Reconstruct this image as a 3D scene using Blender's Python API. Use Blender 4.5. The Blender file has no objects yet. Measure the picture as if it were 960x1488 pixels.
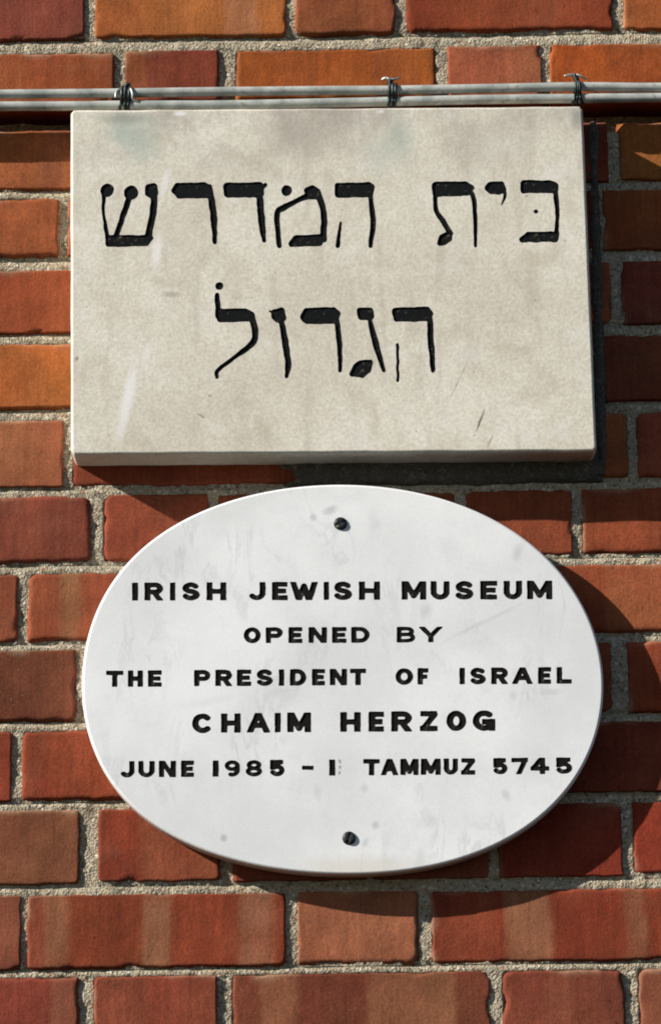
import bpy, math, random
import numpy as np
from mathutils import Matrix, Vector
from mathutils.geometry import delaunay_2d_cdt

# ------------------------------------------------------------------ camera, sky, sun, exposure
scene = bpy.context.scene
COL = scene.collection
W, H = 960.0, 1488.0                      # photograph's pixels (used to turn pixels into positions)
F = 4970.0
DIST, PITCH, ROLL = 3.2, math.radians(14.0), math.radians(-0.85)
AIM_Z = 2.40
CAM = Vector((0.0, -DIST * math.cos(PITCH), AIM_Z - DIST * math.sin(PITCH)))
ROT = Matrix.Rotation(math.pi / 2 + PITCH, 3, 'X') @ Matrix.Rotation(ROLL, 3, 'Z')
cd = bpy.data.cameras.new('camera')
cam = bpy.data.objects.new('camera', cd); COL.objects.link(cam)
cam.matrix_world = Matrix.Translation(CAM) @ ROT.to_4x4()
cd.sensor_fit = 'VERTICAL'; cd.sensor_height = 36.0; cd.lens = F / H * 36.0
cd.clip_start = 0.05; cd.clip_end = 500.0
scene.camera = cam

TO_SUN = Vector((-93.0, -40.0, 55.0)).normalized()
SUN_EL = math.asin(TO_SUN.z)
world = bpy.data.worlds.new('World'); scene.world = world; world.use_nodes = True
wn = world.node_tree; wn.nodes.clear()
sky = wn.nodes.new('ShaderNodeTexSky'); sky.sky_type = 'NISHITA'; sky.sun_disc = False
sky.sun_elevation = SUN_EL
sky.air_density = 0.8; sky.dust_density = 0.2; sky.ozone_density = 1.5
sky.sun_rotation = math.atan2(TO_SUN.x, TO_SUN.y)
bg = wn.nodes.new('ShaderNodeBackground'); bg.inputs['Strength'].default_value = 0.056
wo = wn.nodes.new('ShaderNodeOutputWorld')
wn.links.new(sky.outputs[0], bg.inputs[0]); wn.links.new(bg.outputs[0], wo.inputs[0])
ld = bpy.data.lights.new('sun', 'SUN'); ld.energy = 5.0; ld.angle = math.radians(0.5); ld.color = (1.0, 0.955, 0.89)
sun = bpy.data.objects.new('sun', ld); COL.objects.link(sun)
sun.location = TO_SUN * 6 + Vector((0, 0, 2))
sun.rotation_euler = (-TO_SUN).to_track_quat('-Z', 'Y').to_euler()
scene.render.engine = 'CYCLES'
scene.cycles.filter_width = 1.9
scene.view_settings.view_transform = 'Standard'; scene.view_settings.look = 'None'
scene.view_settings.gamma = 1.0; scene.view_settings.use_curve_mapping = False
scene.view_settings.exposure = 0.64

# ------------------------------------------------------------------ helpers
random.seed(5)
rng = np.random.default_rng(11)
def px(u, v, y=0.0):
    """photo pixel -> point on the upright plane at depth y (wall face is y=0)"""
    d = ROT @ Vector(((u - W / 2) / F, -(v - H / 2) / F, -1.0))
    t = (y - CAM.y) / d.y
    return CAM + d * t
RM = np.array([[ROT[i][j] for j in range(3)] for i in range(3)])
def pxa(P, y):
    P = np.asarray(P, float)
    d = np.stack([(P[:, 0] - W / 2) / F, -(P[:, 1] - H / 2) / F, -np.ones(len(P))], 1) @ RM.T
    t = (y - CAM.y) / d[:, 1]
    return np.array(CAM)[None] + d * t[:, None]
def lin(c):
    f = lambda v: v / 12.92 if v <= 0.04045 else ((v + 0.055) / 1.055) ** 2.4
    return tuple(f(v / 255.0) for v in c)
def sstep(a, b, x):
    t = np.clip((x - a) / (b - a), 0, 1); return t * t * (3 - 2 * t)
_lat = np.random.default_rng(3).random((256, 256))
def vnoise(x, y, s=1.0, seed=0):
    """smooth value noise 0..1"""
    x = np.asarray(x, float) * s + seed * 17.31; y = np.asarray(y, float) * s + seed * 9.77
    xi = np.floor(x).astype(int); yi = np.floor(y).astype(int)
    fx = x - xi; fy = y - yi
    fx = fx * fx * (3 - 2 * fx); fy = fy * fy * (3 - 2 * fy)
    g = lambda a, b: _lat[a % 256, b % 256]
    return (g(xi, yi) * (1 - fx) + g(xi + 1, yi) * fx) * (1 - fy) + (g(xi, yi + 1) * (1 - fx) + g(xi + 1, yi + 1) * fx) * fy
def fbm(x, y, s, seed=0, o=4):
    r = 0; a = 0.5
    for k in range(o):
        r = r + a * vnoise(x, y, s * 2 ** k, seed + k * 3); a *= 0.5
    return r / (1 - 0.5 ** o)
def mesh_obj(name, verts, faces, mat, parent=None, loc=None, smooth=False):
    v = np.asarray(verts, float)
    if loc is not None: v = v - np.array(loc)[None]
    me = bpy.data.meshes.new(name)
    me.from_pydata(v.tolist(), [], faces if isinstance(faces, list) else faces.tolist())
    if smooth: me.shade_smooth()
    me.materials.append(mat); me.update()
    o = bpy.data.objects.new(name, me); COL.objects.link(o)
    if loc is not None: o.location = loc
    if parent is not None:
        o.parent = parent
        o.location = Vector(o.location) - parent.location
    return o
def tag(o, label=None, cat=None, group=None, kind=None):
    for k, v in (('label', label), ('category', cat), ('group', group), ('kind', kind)):
        if v: o[k] = v
def empty(name, loc, label, cat, group=None):
    o = bpy.data.objects.new(name, None); COL.objects.link(o); o.location = loc
    o.empty_display_size = 0.05
    tag(o, label, cat, group); return o
def tube(pts, rad, n=10, caps=True):
    P = np.asarray(pts, float); r = np.broadcast_to(np.asarray(rad, float), (len(P),))
    T = np.gradient(P, axis=0); T /= np.linalg.norm(T, axis=1)[:, None] + 1e-12
    ref = np.array([0.0, 1.0, 0.0]) if abs(T[0][1]) < 0.9 else np.array([1.0, 0, 0])
    nv = np.cross(T[0], ref); nv /= np.linalg.norm(nv)
    V = []
    for i in range(len(P)):
        nv = nv - T[i] * np.dot(nv, T[i]); nv /= np.linalg.norm(nv) + 1e-12
        b = np.cross(T[i], nv)
        for k in range(n):
            a = 2 * math.pi * k / n
            V.append(P[i] + r[i] * (math.cos(a) * nv + math.sin(a) * b))
    Fc = []
    for i in range(len(P) - 1):
        for k in range(n):
            k2 = (k + 1) % n
            Fc.append([i * n + k, (i + 1) * n + k, (i + 1) * n + k2, i * n + k2])
    if caps:
        Fc.append([k for k in range(n)]); Fc.append([(len(P) - 1) * n + k for k in range(n - 1, -1, -1)])
    return V, Fc
def spline(pts, m=8):
    """Catmull-Rom"""
    P = [np.array(p, float) for p in pts]; P = [2 * P[0] - P[1]] + P + [2 * P[-1] - P[-2]]
    out = []
    for i in range(1, len(P) - 2):
        for k in range(m):
            t = k / m
            out.append(0.5 * (2 * P[i] + (P[i + 1] - P[i - 1]) * t + (2 * P[i - 1] - 5 * P[i] + 4 * P[i + 1] - P[i + 2]) * t * t
                              + (3 * P[i] - P[i - 1] - 3 * P[i + 1] + P[i + 2]) * t ** 3))
    out.append(P[-2]); return np.array(out)

# ------------------------------------------------------------------ node helper
class NT:
    def __init__(s, name):
        s.m = bpy.data.materials.new(name); s.m.use_nodes = True
        s.t = s.m.node_tree; s.t.nodes.clear()
        s.out = s.n('ShaderNodeOutputMaterial'); s.b = s.n('ShaderNodeBsdfPrincipled')
        s.l(s.b.outputs[0], s.out.inputs[0])
        s.co = s.n('ShaderNodeTexCoord').outputs['Object']
    def n(s, ty, **kw):
        nd = s.t.nodes.new(ty)
        for k, v in kw.items(): setattr(nd, k, v)
        return nd
    def l(s, a, b): s.t.links.new(a, b)
    def put(s, sock, v):
        if isinstance(v, bpy.types.NodeSocket): s.l(v, sock)
        elif v is not None:
            if sock.type == 'RGBA' and len(v) == 3: v = tuple(v) + (1.0,)
            sock.default_value = v
    def noise(s, scale, detail=4, rough=0.55, co=None, dist=0.0, out='Fac'):
        nd = s.n('ShaderNodeTexNoise'); s.put(nd.inputs['Vector'], co or s.co)
        nd.inputs['Scale'].default_value = scale; nd.inputs['Detail'].default_value = detail
        nd.inputs['Roughness'].default_value = rough; nd.inputs['Distortion'].default_value = dist
        return nd.outputs[out]
    def vor(s, scale, co=None, out='Color', feature='F1'):
        nd = s.n('ShaderNodeTexVoronoi', feature=feature); s.put(nd.inputs['Vector'], co or s.co)
        nd.inputs['Scale'].default_value = scale; return nd.outputs[out]
    def math(s, op, a, b=None, c=None, clamp=False):
        nd = s.n('ShaderNodeMath', operation=op, use_clamp=clamp)
        for i, v in enumerate((a, b, c)):
            if v is not None: s.put(nd.inputs[i], v)
        return nd.outputs[0]
    def ramp(s, v, a, b, x=0.0, y=1.0, smooth=True):
        nd = s.n('ShaderNodeMapRange'); nd.interpolation_type = 'SMOOTHSTEP' if smooth else 'LINEAR'
        for i, q in enumerate((v, a, b, x, y)): s.put(nd.inputs[i], q)
        return nd.outputs[0]
    def mix(s, f, a, b, mode='MIX'):
        nd = s.n('ShaderNodeMix', data_type='RGBA', blend_type=mode)
        s.put(nd.inputs[0], f); s.put(nd.inputs[6], a); s.put(nd.inputs[7], b); return nd.outputs[2]
    def vmath(s, op, a, b=None):
        nd = s.n('ShaderNodeVectorMath', operation=op); s.put(nd.inputs[0], a)
        if b is not None: s.put(nd.inputs[1], b)
        return nd.outputs[1] if op in ('LENGTH', 'DISTANCE', 'DOT_PRODUCT') else nd.outputs[0]
    def mapped(s, scale=(1, 1, 1), rot=(0, 0, 0), loc=(0, 0, 0), co=None):
        nd = s.n('ShaderNodeMapping'); s.put(nd.inputs['Vector'], co or s.co)
        nd.inputs['Scale'].default_value = scale; nd.inputs['Rotation'].default_value = rot
        nd.inputs['Location'].default_value = loc; return nd.outputs[0]
    def scaled_gray(s, col, f):
        """multiply a colour by a scalar socket"""
        return s.vmath('MULTIPLY', col, s.combine(f, f, f))
    def combine(s, a, b, c):
        nd = s.n('ShaderNodeCombineXYZ')
        for i, v in enumerate((a, b, c)): s.put(nd.inputs[i], v)
        return nd.outputs[0]
    def bump(s, h, strength=0.3, dist=0.001, normal=None):
        nd = s.n('ShaderNodeBump'); s.put(nd.inputs['Height'], h)
        nd.inputs['Strength'].default_value = strength; nd.inputs['Distance'].default_value = dist
        if normal is not None: s.l(normal, nd.inputs['Normal'])
        return nd.outputs[0]
    def done(s, col, rough=0.8, normal=None, metallic=0.0, spec=0.3):
        s.put(s.b.inputs['Base Color'], col); s.put(s.b.inputs['Roughness'], rough)
        s.b.inputs['Metallic'].default_value = metallic
        s.b.inputs['Specular IOR Level'].default_value = spec
        if normal is not None: s.l(normal, s.b.inputs['Normal'])
        return s.m

# ------------------------------------------------------------------ materials: brick and mortar
def brick_material():
    t = NT('fired_brick')
    oi = t.n('ShaderNodeObjectInfo').outputs['Random']
    off = t.combine(t.math('MULTIPLY', oi, 37.0), t.math('MULTIPLY', oi, 11.0), t.math('MULTIPLY', oi, 53.0))
    co = t.vmath('ADD', t.co, off)
    at = t.n('ShaderNodeAttribute', attribute_name='col').outputs['Color']
    big = t.noise(28, 5, 0.6, co)
    st = t.noise(1.0, 4, 0.6, t.mapped((190, 30, 16), co=co))
    fine = t.noise(420, 4, 0.65, co)
    f = t.math('MULTIPLY', t.ramp(big, .3, .7, .87, 1.13), t.ramp(st, .3, .7, .90, 1.10))
    f = t.math('MULTIPLY', f, t.ramp(fine, .25, .75, .80, 1.22))
    c = t.scaled_gray(at, f)
    # sandy pale grains, sooty pits, hazy bloom
    pale = t.math('MULTIPLY', t.ramp(t.noise(700, 2, .5, co), .62, .74), t.ramp(t.noise(22, 3, .6, co), .45, .7))
    c = t.mix(t.math('MULTIPLY', pale, .5), c, lin((170, 130, 98)))
    pit = t.math('MULTIPLY', t.ramp(t.noise(260, 3, .6, co), .66, .74), t.ramp(t.noise(16, 2, .5, t.vmath('ADD', co, (3, 7, 1))), .42, .62))
    c = t.mix(t.math('MULTIPLY', pit, .65), c, lin((52, 30, 24)))
    bloom = t.ramp(t.noise(13, 4, .65, t.vmath('ADD', co, (9, 2, 5))), .52, .78)
    c = t.mix(t.math('MULTIPLY', bloom, .22), c, lin((148, 100, 78)))
    h = t.math('ADD', t.math('MULTIPLY', fine, .6), t.math('ADD', t.math('MULTIPLY', t.noise(90, 4, .6, co), .9), t.math('MULTIPLY', pit, -1.0)))
    h = t.math('ADD', h, t.math('MULTIPLY', st, .35))
    return t.done(c, .92, t.bump(h, .55, .0011), spec=.15)
def mortar_material(name, dark, light, speck=1.0):
    t = NT(name)
    g = t.n('ShaderNodeSeparateColor'); t.l(t.vor(820), g.inputs[0])
    g2 = t.n('ShaderNodeSeparateColor'); t.l(t.vor(400), g2.inputs[0])
    base = t.mix(t.noise(14, 4, .6), lin(dark), lin(light))
    c = t.scaled_gray(base, t.ramp(g.outputs[0], 0, 1, .74, 1.22, False))
    c = t.mix(t.math('MULTIPLY', t.ramp(g2.outputs[0], .86, .95), .7 * speck), c, lin((214, 204, 184)))
    c = t.mix(t.math('MULTIPLY', t.ramp(g2.outputs[1], .84, .93), .6 * speck), c, lin((74, 66, 56)))
    c = t.mix(t.math('MULTIPLY', t.ramp(g2.outputs[2], .9, .96), .5 * speck), c, lin((160, 110, 76)))
    h = t.math('ADD', t.vor(480, out='Distance'), t.math('MULTIPLY', t.noise(260, 5, .7), 1.4))
    return t.done(c, .95, t.bump(h, .8, .0018), spec=.1)
M_BRICK = brick_material(); M_MORTAR = mortar_material('sandy_mortar', (142, 132, 112), (186, 174, 150))

# ------------------------------------------------------------------ the brick wall
# bed joints: pixel height of the joint's middle at u=480, joint width in pixels
BED = [(60, 21), (164, 39), (275, 15), (377, 19), (484, 16), (596, 18), (708, 14), (819, 15), (932, 13), (1048, 14), (1164, 14), (1287, 17), (1408, 13)]
zc = lambda v: px(480, v).z
def edges(v, w): return zc(v - w / 2), zc(v + w / 2)           # z of the joint's upper and lower edge
JZ = [edges(v, w) for v, w in BED]
# perpends of each course (pixel of the left edge, right edge of the joint), None = spaced on by the bond
ROWS = [
    [(122, 138), (416, 429), (573, 588), (889, 904)],
    [(166, 182), (319, 342), (634, 651), (786, 800)],
    [(110, 124), (418, 432), (573, 588), (882, 898)],
    [(84, 99), (240, 254), (548, 562), (703, 717), (862, 877)],
    [(270, 284), (425, 439), (733, 747), (888, 903)],
    [(243, 257), (398, 412), (706, 720), (862, 877)],
    [(93, 103), (433, 447), (593, 607), (912, 925)],
    [(133, 150), (303, 317), (663, 677), (830, 846)],
    [(26, 41), (408, 422), (603, 617), (988, 1002)],
    [(112, 124), (305, 319), (703, 717), (889, 912)],
    [(17, 33), (213, 227), (598, 612), (793, 807)],
    [(117, 142), (320, 337), (710, 724), (902, 918)],
    [(29, 40), (415, 433), (609, 627), (998, 1012)],
    [(115, 136), (315, 337), (711, 730), (908, 927)],
]
# course depth of courses beyond the frame
up_pitch, dn_pitch = 0.0735, 0.0765
courses = []       # (z_top, z_bottom, perpends in metres, colour row)
for r, perp in enumerate(ROWS):
    zt = JZ[r - 1][1] if r > 0 else JZ[0][0] + 0.063
    zb = JZ[r][0] if r < len(JZ) else JZ[-1][1] - 0.066
    vm = (BED[r - 1][0] + BED[r][0]) / 2 if 0 < r < len(BED) else (8 if r == 0 else 1470)
    dv = (zt + zb) / 2
    # find the pixel row of the course's middle, so the perpends stay upright on the level wall
    ps = [(px(a, vm).x, px(b, vm).x) for a, b in perp]
    courses.append((zt, zb, ps, r))
for k in range(3):
    zt = courses[0][1] + 0.063 + up_pitch * (k + 1); zb = zt - 0.062
    ps = [tuple(x + (0.04 if k % 2 else -0.06) for x in p) for p in courses[1 if k % 2 == 0 else 0][2]]
    courses.append((zt, zb, ps, 0))
for k in range(3):
    zt = courses[13][1] - 0.010 - dn_pitch * k; zb = zt - 0.0665
    ps = [tuple(x + (0.012 if k % 2 else -0.008) for x in p) for p in courses[12 if k % 2 == 0 else 13][2]]
    courses.append((zt, zb, ps, 12))
X0, X1 = -0.52, 0.52
wall = empty('brick_wall', (0, 0.0, min(c[1] for c in courses) - 0.02), 'weathered orange and red brick wall with sandy grey mortar behind both plaques', 'wall')

# what each brick looks like: course -> list of (pixel u inside the brick, colour, pale bands [(u0,u1,colour,strength)])
TAN = (158, 108, 80)
LOOK = {
    0: [(60, (134, 66, 52), [(105, 125, (120, 60, 50), .5)]), (280, (176, 102, 54), [(225, 285, (188, 112, 62), .6), (325, 375, (186, 126, 96), .7)]), (500, (144, 80, 50), []), (740, (146, 68, 42), [(600, 640, (128, 56, 36), .6)]), (940, (166, 92, 50), [])],
    1: [(80, (156, 78, 46), [(0, 12, (172, 104, 66), .7), (22, 34, (172, 104, 66), .6), (60, 90, (140, 66, 42), .5)]), (250, (132, 62, 44), [(182, 212, (166, 98, 52), .6)]), (480, (170, 90, 40), [(400, 460, (152, 84, 46), .5), (540, 600, (140, 76, 44), .6)]), (720, (160, 88, 62), []), (900, (168, 84, 36), [(880, 960, (150, 74, 44), .5)])],
    2: [(50, (158, 90, 54), [(55, 95, (140, 80, 62), .6)]), (940, (160, 92, 48), [])],
    3: [(50, (154, 86, 52), []), (920, (150, 78, 46), [])],
    4: [(50, (154, 78, 48), [(30, 60, (140, 66, 40), .5)]), (930, (128, 62, 50), [])],
    5: [(50, (172, 96, 50), []), (930, (130, 66, 48), [])],
    6: [(50, (160, 92, 64), [(0, 30, (168, 104, 70), .5)]), (950, (150, 78, 56), []), (300, (134, 64, 46), [])],
    7: [(60, (130, 66, 50), [(40, 60, (150, 76, 54), .5)]), (220, (142, 72, 50), []), (760, (146, 72, 48), []), (900, (150, 74, 48), [])],
    8: [(10, (156, 84, 58), []), (150, (142, 72, 48), [(85, 115, (150, 108, 76), .7), (120, 140, (150, 80, 54), .5)]), (880, (152, 76, 48), [(880, 960, (168, 108, 72), .45)])],
    9: [(60, (120, 68, 48), [(0, 25, (112, 60, 42), .5)]), (940, (150, 72, 46), [])],
    10: [(10, (146, 66, 46), []), (100, (146, 68, 44), [(50, 62, (128, 66, 48), .6), (100, 125, (136, 66, 44), .5)]), (880, (128, 58, 42), [])],
    11: [(60, (134, 80, 56), [(90, 115, (150, 92, 66), .6)]), (220, (140, 62, 42), [(205, 320, (152, 88, 62), .7)]), (780, (136, 54, 38), []), (940, (152, 62, 42), [])],
    12: [(10, (140, 74, 54), [(0, 30, (148, 90, 70), .5)]), (220, (140, 66, 42), [(42, 62, (146, 82, 62), .7), (62, 97, TAN, .85), (205, 246, TAN, .85), (348, 398, (156, 104, 80), .9), (255, 345, (142, 62, 42), .6)]),
         (520, (156, 94, 68), [(440, 470, (142, 78, 54), .5)]), (800, (138, 60, 40), [(628, 725, (146, 74, 50), .7), (733, 800, TAN, .9), (908, 938, TAN, .7)])],
    13: [(60, (136, 62, 48), [(76, 114, (158, 102, 78), .75)]), (220, (144, 72, 52), [(160, 215, (152, 84, 60), .5)]), (520, (122, 64, 46), [(376, 430, (154, 100, 72), .85), (340, 372, (132, 66, 48), .6), (534, 660, (150, 98, 70), .8)]), (820, (138, 70, 52), [(790, 830, (150, 86, 64), .6), (870, 905, (116, 60, 50), .5)]), (950, (140, 78, 58), [])],
}
POOL = [(146, 74, 48), (132, 62, 44), (156, 84, 52), (150, 70, 44), (128, 66, 48), (160, 88, 56)]

def axis(a, L, tip=(0, .0006, .0014, .0026, .0042, .0065, .0095)):
    step = 0.005
    n = max(2, int(round((L - 2 * tip[-1]) / step)))
    mid = np.linspace(tip[-1], L - tip[-1], n + 1)
    return np.concatenate([np.array(tip[:-1]), mid, L - np.array(tip[:-1])[::-1]]) + a
nb = 0
FIRE = np.array([.76, .78, .73])     # reflectance of the brick relative to the tones listed above
RECTS = []
def make_brick(xl, xr, zt, zb, row, vmid):
    global nb
    nb += 1; sd = nb * 1.37
    j = lambda s: random.uniform(-s, s)
    RECTS.append((xl, xr, zb, zt))
    xl += j(.0007) - .0011; xr += j(.0007) + .0011; zt += j(.0006) + .0010; zb += j(.0006) - .0010
    Lx, Lz = xr - xl, zt - zb
    ax = axis(-Lx / 2, Lx); az = axis(-Lz / 2, Lz)
    X, Z = np.meshgrid(ax, az, indexing='ij')
    nx, nz = X.shape
    dl, dr, db, dt = X + Lx / 2, Lx / 2 - X, Z + Lz / 2, Lz / 2 - Z
    # uneven edges: the outline wanders, more at some edges
    fall = lambda d: np.exp(-d / 0.006)
    amp = 0.0020
    nx_l = (fbm(Z, Z * 0, 55, sd) - .42) * amp; nx_r = (fbm(Z, Z * 0, 55, sd + 5) - .42) * amp
    nz_b = (fbm(X, X * 0, 45, sd + 9) - .42) * amp; nz_t = (fbm(X, X * 0, 45, sd + 13) - .42) * amp
    X2 = X + fall(dl) * nx_l - fall(dr) * nx_r
    Z2 = Z + fall(db) * nz_b - fall(dt) * nz_t
    # rounded arrises
    d = np.minimum(np.minimum(dl, dr), np.minimum(db, dt))
    r = 0.0005 + 0.0010 * vnoise(X, Z, 40, sd + 3)
    q = np.clip(1 - d / r, 0, 1)
    Y = (1 - np.sqrt(np.clip(1 - q * q, 0, 1))) * r * 0.8
    # spalled corners
    for cx, cz in ((dl, db), (dr, db), (dl, dt), (dr, dt)):
        R = random.choice((.002, .003, .004, .006, .010))
        cd_ = np.sqrt(np.clip(R - cx, 0, 9) ** 2 + np.clip(R - cz, 0, 9) ** 2)
        Y += sstep(R * .75, R * 1.25, cd_ + R * .25 * vnoise(X, Z, 160, sd + 21)) * 0.006
    # chips broken out of the edges, mostly at the lower one
    for k in range(random.choice((2, 3, 4, 5, 6))):
        e = random.choice((0, 0, 0, 1, 2, 3))
        if e == 0: px_, pz_ = random.uniform(-Lx / 2, Lx / 2), -Lz / 2
        elif e == 1: px_, pz_ = random.uniform(-Lx / 2, Lx / 2), Lz / 2
        elif e == 2: px_, pz_ = -Lx / 2, random.uniform(-Lz / 2, Lz / 2)
        else: px_, pz_ = Lx / 2, random.uniform(-Lz / 2, Lz / 2)
        rx, rz = random.uniform(.004, .012), random.uniform(.002, .0055)
        if e > 1: rx, rz = rz, rx
        g = np.sqrt(((X - px_) / rx) ** 2 + ((Z - pz_) / rz) ** 2) + .5 * (vnoise(X, Z, 300, sd + k) - .5)
        Y += sstep(1.05, .55, g) * random.uniform(.0018, .0045)
    Y = np.minimum(Y, 0.0085)
    # faces are not flat: slight bow, dents, tilt
    Y += (fbm(X, Z, 22, sd + 31, 3) - .5) * 0.0016 + (fbm(X, Z, 90, sd + 41, 2) - .5) * 0.0006
    Y += j(.0007) + X * j(.003) + Z * j(.006)
    # colour
    xc, zc_ = (xl + xr) / 2, (zt + zb) / 2
    best = None
    for u, c, bands in LOOK.get(row, []):
        if xl - .01 < px(u, vmid).x < xr + .01: best = (c, bands)
    if best is None: best = (random.choice(POOL), [])
    c0, bands = best
    base = np.array(lin(c0)) * FIRE
    C = np.ones(X.shape + (3,)) * base
    t1 = fbm(X, Z, 24, sd + 51, 4)
    C *= (0.87 + 0.26 * sstep(.25, .75, t1))[..., None]
    hue = (fbm(X, Z, 14, sd + 61, 3) - .5)
    C[..., 1] *= 1 + .35 * hue; C[..., 2] *= 1 + .2 * hue
    for u0, u1, bc, s in bands:
        a, b = px(u0, vmid).x - xc, px(u1, vmid).x - xc
        wob = (fbm(X * .3, Z, 30, sd + 71) - .5) * .008
        m = sstep(a - .003, a + .003, X + wob) * sstep(b + .003, b - .003, X + wob) * s * (.50 + .5 * vnoise(X, Z, 45, sd + 3))
        m = np.clip(m, 0, 1)[..., None]
        C = C * (1 - m) + np.array(lin(bc)) * FIRE * (0.85 + 0.3 * t1[..., None]) * m
    # fired skin is darker and redder in a narrow uneven margin; mortar film at some edges
    em = sstep(.011, .001, d + .006 * (fbm(X, Z, 70, sd + 81) - .5)) * .20 * sstep(.35, .6, vnoise(X, Z, 18, sd + 7))
    C = C * (1 - em[..., None]) + np.array(lin((96, 44, 33))) * em[..., None]
    film = sstep(.007, .0005, np.minimum(dt, dl) + .010 * (fbm(X, Z, 60, sd + 91) - .45)) * .30 * sstep(.5, .7, vnoise(X, Z, 26, sd + 17))
    C = C * (1 - film[..., None]) + np.array(lin((176, 154, 126))) * film[..., None]
    core = sstep(.0015, .004, Y)[..., None] * .35
    C = C * (1 - core) + C * np.array([.62, .6, .62]) * core
    # skirt back into the wall
    idx = np.arange(nx * nz).reshape(nx, nz)
    V = np.stack([X2.ravel(), Y.ravel(), Z2.ravel()], 1)
    q0 = np.stack([idx[:-1, :-1], idx[1:, :-1], idx[1:, 1:], idx[:-1, 1:]], -1).reshape(-1, 4)
    ring = np.concatenate([idx[:, 0], idx[-1, 1:], idx[-2::-1, -1], idx[0, -2:0:-1]])
    sk = V[ring].copy(); sk[:, 1] = 0.062
    base_i = len(V); V = np.concatenate([V, sk]); m_ = len(ring)
    side = np.array([[ring[i], base_i + i, base_i + (i + 1) % m_, ring[(i + 1) % m_]] for i in range(m_)])
    cols = np.concatenate([C.reshape(-1, 3), C.reshape(-1, 3)[ring] * .9])
    faces = q0.tolist() + side.tolist() + [[base_i + i for i in range(m_ - 1, -1, -1)]]
    o = mesh_obj('brick', V + np.array([xc, 0, zc_]), faces, M_BRICK, wall, (xc, 0, zc_), smooth=True)
    ca = o.data.color_attributes.new('col', 'FLOAT_COLOR', 'POINT')
    ca.data.foreach_set('color', np.concatenate([cols, np.ones((len(cols), 1))], 1).ravel().astype(np.float32))
    return o

for zt, zb, ps, row in courses:
    vm = 744 - ((zt + zb) / 2 - AIM_Z) * 1553 * .97
    if row < len(BED) and 0 < row: vm = (BED[row - 1][0] + BED[row][0]) / 2
    ps = list(ps)
    # carry the Flemish bond on beyond the frame
    wS, wH = (0.199, 0.100) if row < 6 else (0.240, 0.121)
    seq = [b[0] - a[0] for a, b in zip(ps, ps[1:])]
    nextS = not (seq[0] > (wS + wH) / 2)
    while ps[0][0] > X0 - .05:
        w = wS if nextS else wH; nextS = not nextS
        ps.insert(0, (ps[0][0] - w, ps[0][0] - w + .0095))
    nextS = not (seq[-1] > (wS + wH) / 2)
    while ps[-1][1] < X1 + .05:
        w = wS if nextS else wH; nextS = not nextS
        ps.append((ps[-1][0] + w, ps[-1][0] + w + .0095))
    for (a, b), (c, d) in zip(ps, ps[1:]):
        if c < X0 or b > X1: continue
        make_brick(b, c, zt, zb, row if abs(zt - courses[row][0]) < 1e-6 else 99, vm)

# mortar: one rough bed behind the brick faces, struck back under the bricks; the joint above the slab is raked deep
ztop, zbot = max(c[0] for c in courses) + .004, min(c[1] for c in courses) - .004
gx = np.arange(-0.56, 0.56, .0026); gz = np.arange(zbot, ztop, .0026)
GX, GZ = np.meshgrid(gx, gz, indexing='ij')
GY = 0.0026 + (fbm(GX, GZ, 18, 5, 3) - .5) * .0040 + (fbm(GX, GZ, 120, 8, 3) - .5) * .0028 + (fbm(GX, GZ, 330, 15, 2) - .5) * .0016
for zt_, zb_ in JZ:
    t_ = (GZ - zb_) / (zt_ - zb_)
    GY += np.where((t_ > 0) & (t_ < 1), sstep(.45, 1.0, t_) * .0046 - .0008, 0)
deep = sstep(JZ[1][1] - .010, JZ[1][1] - .006, GZ) * sstep(JZ[1][0] + .010, JZ[1][0] + .006, GZ)
GY = GY + deep * (0.050 + .006 * (fbm(GX, GZ, 40, 77) - .5))
inner = np.zeros(GX.shape)
for a_, b_, c_, d_ in RECTS:                            # behind the bricks the bed lies deeper
    m_ = (GX > a_ + .003) & (GX < b_ - .003) & (GZ > c_ + .003) & (GZ < d_ - .003); inner[m_] = 1
GY = np.where(inner > 0, np.maximum(GY, .014), GY)
GY = np.where((GZ > JZ[1][1] - .004) & (GZ < JZ[1][0] + .004), np.maximum(GY, .045), GY)
ids = np.arange(GX.size).reshape(GX.shape)
mq = np.stack([ids[:-1, :-1], ids[1:, :-1], ids[1:, 1:], ids[:-1, 1:]], -1).reshape(-1, 4)
mesh_obj('mortar', np.stack([GX.ravel(), GY.ravel(), GZ.ravel()], 1), mq, M_MORTAR, wall, (0, 0, zbot), smooth=True)
# solid core of the wall behind the mortar
bx0, bx1, by0, by1 = -.56, .56, .064, .215
bv = [(x, y, z) for x in (bx0, bx1) for y in (by0, by1) for z in (zbot, ztop)]
mesh_obj('wall_core', bv, [[0, 1, 3, 2], [4, 6, 7, 5], [0, 4, 5, 1], [2, 3, 7, 6], [0, 2, 6, 4], [1, 5, 7, 3]], M_MORTAR, wall, (0, .064, zbot))

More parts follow.
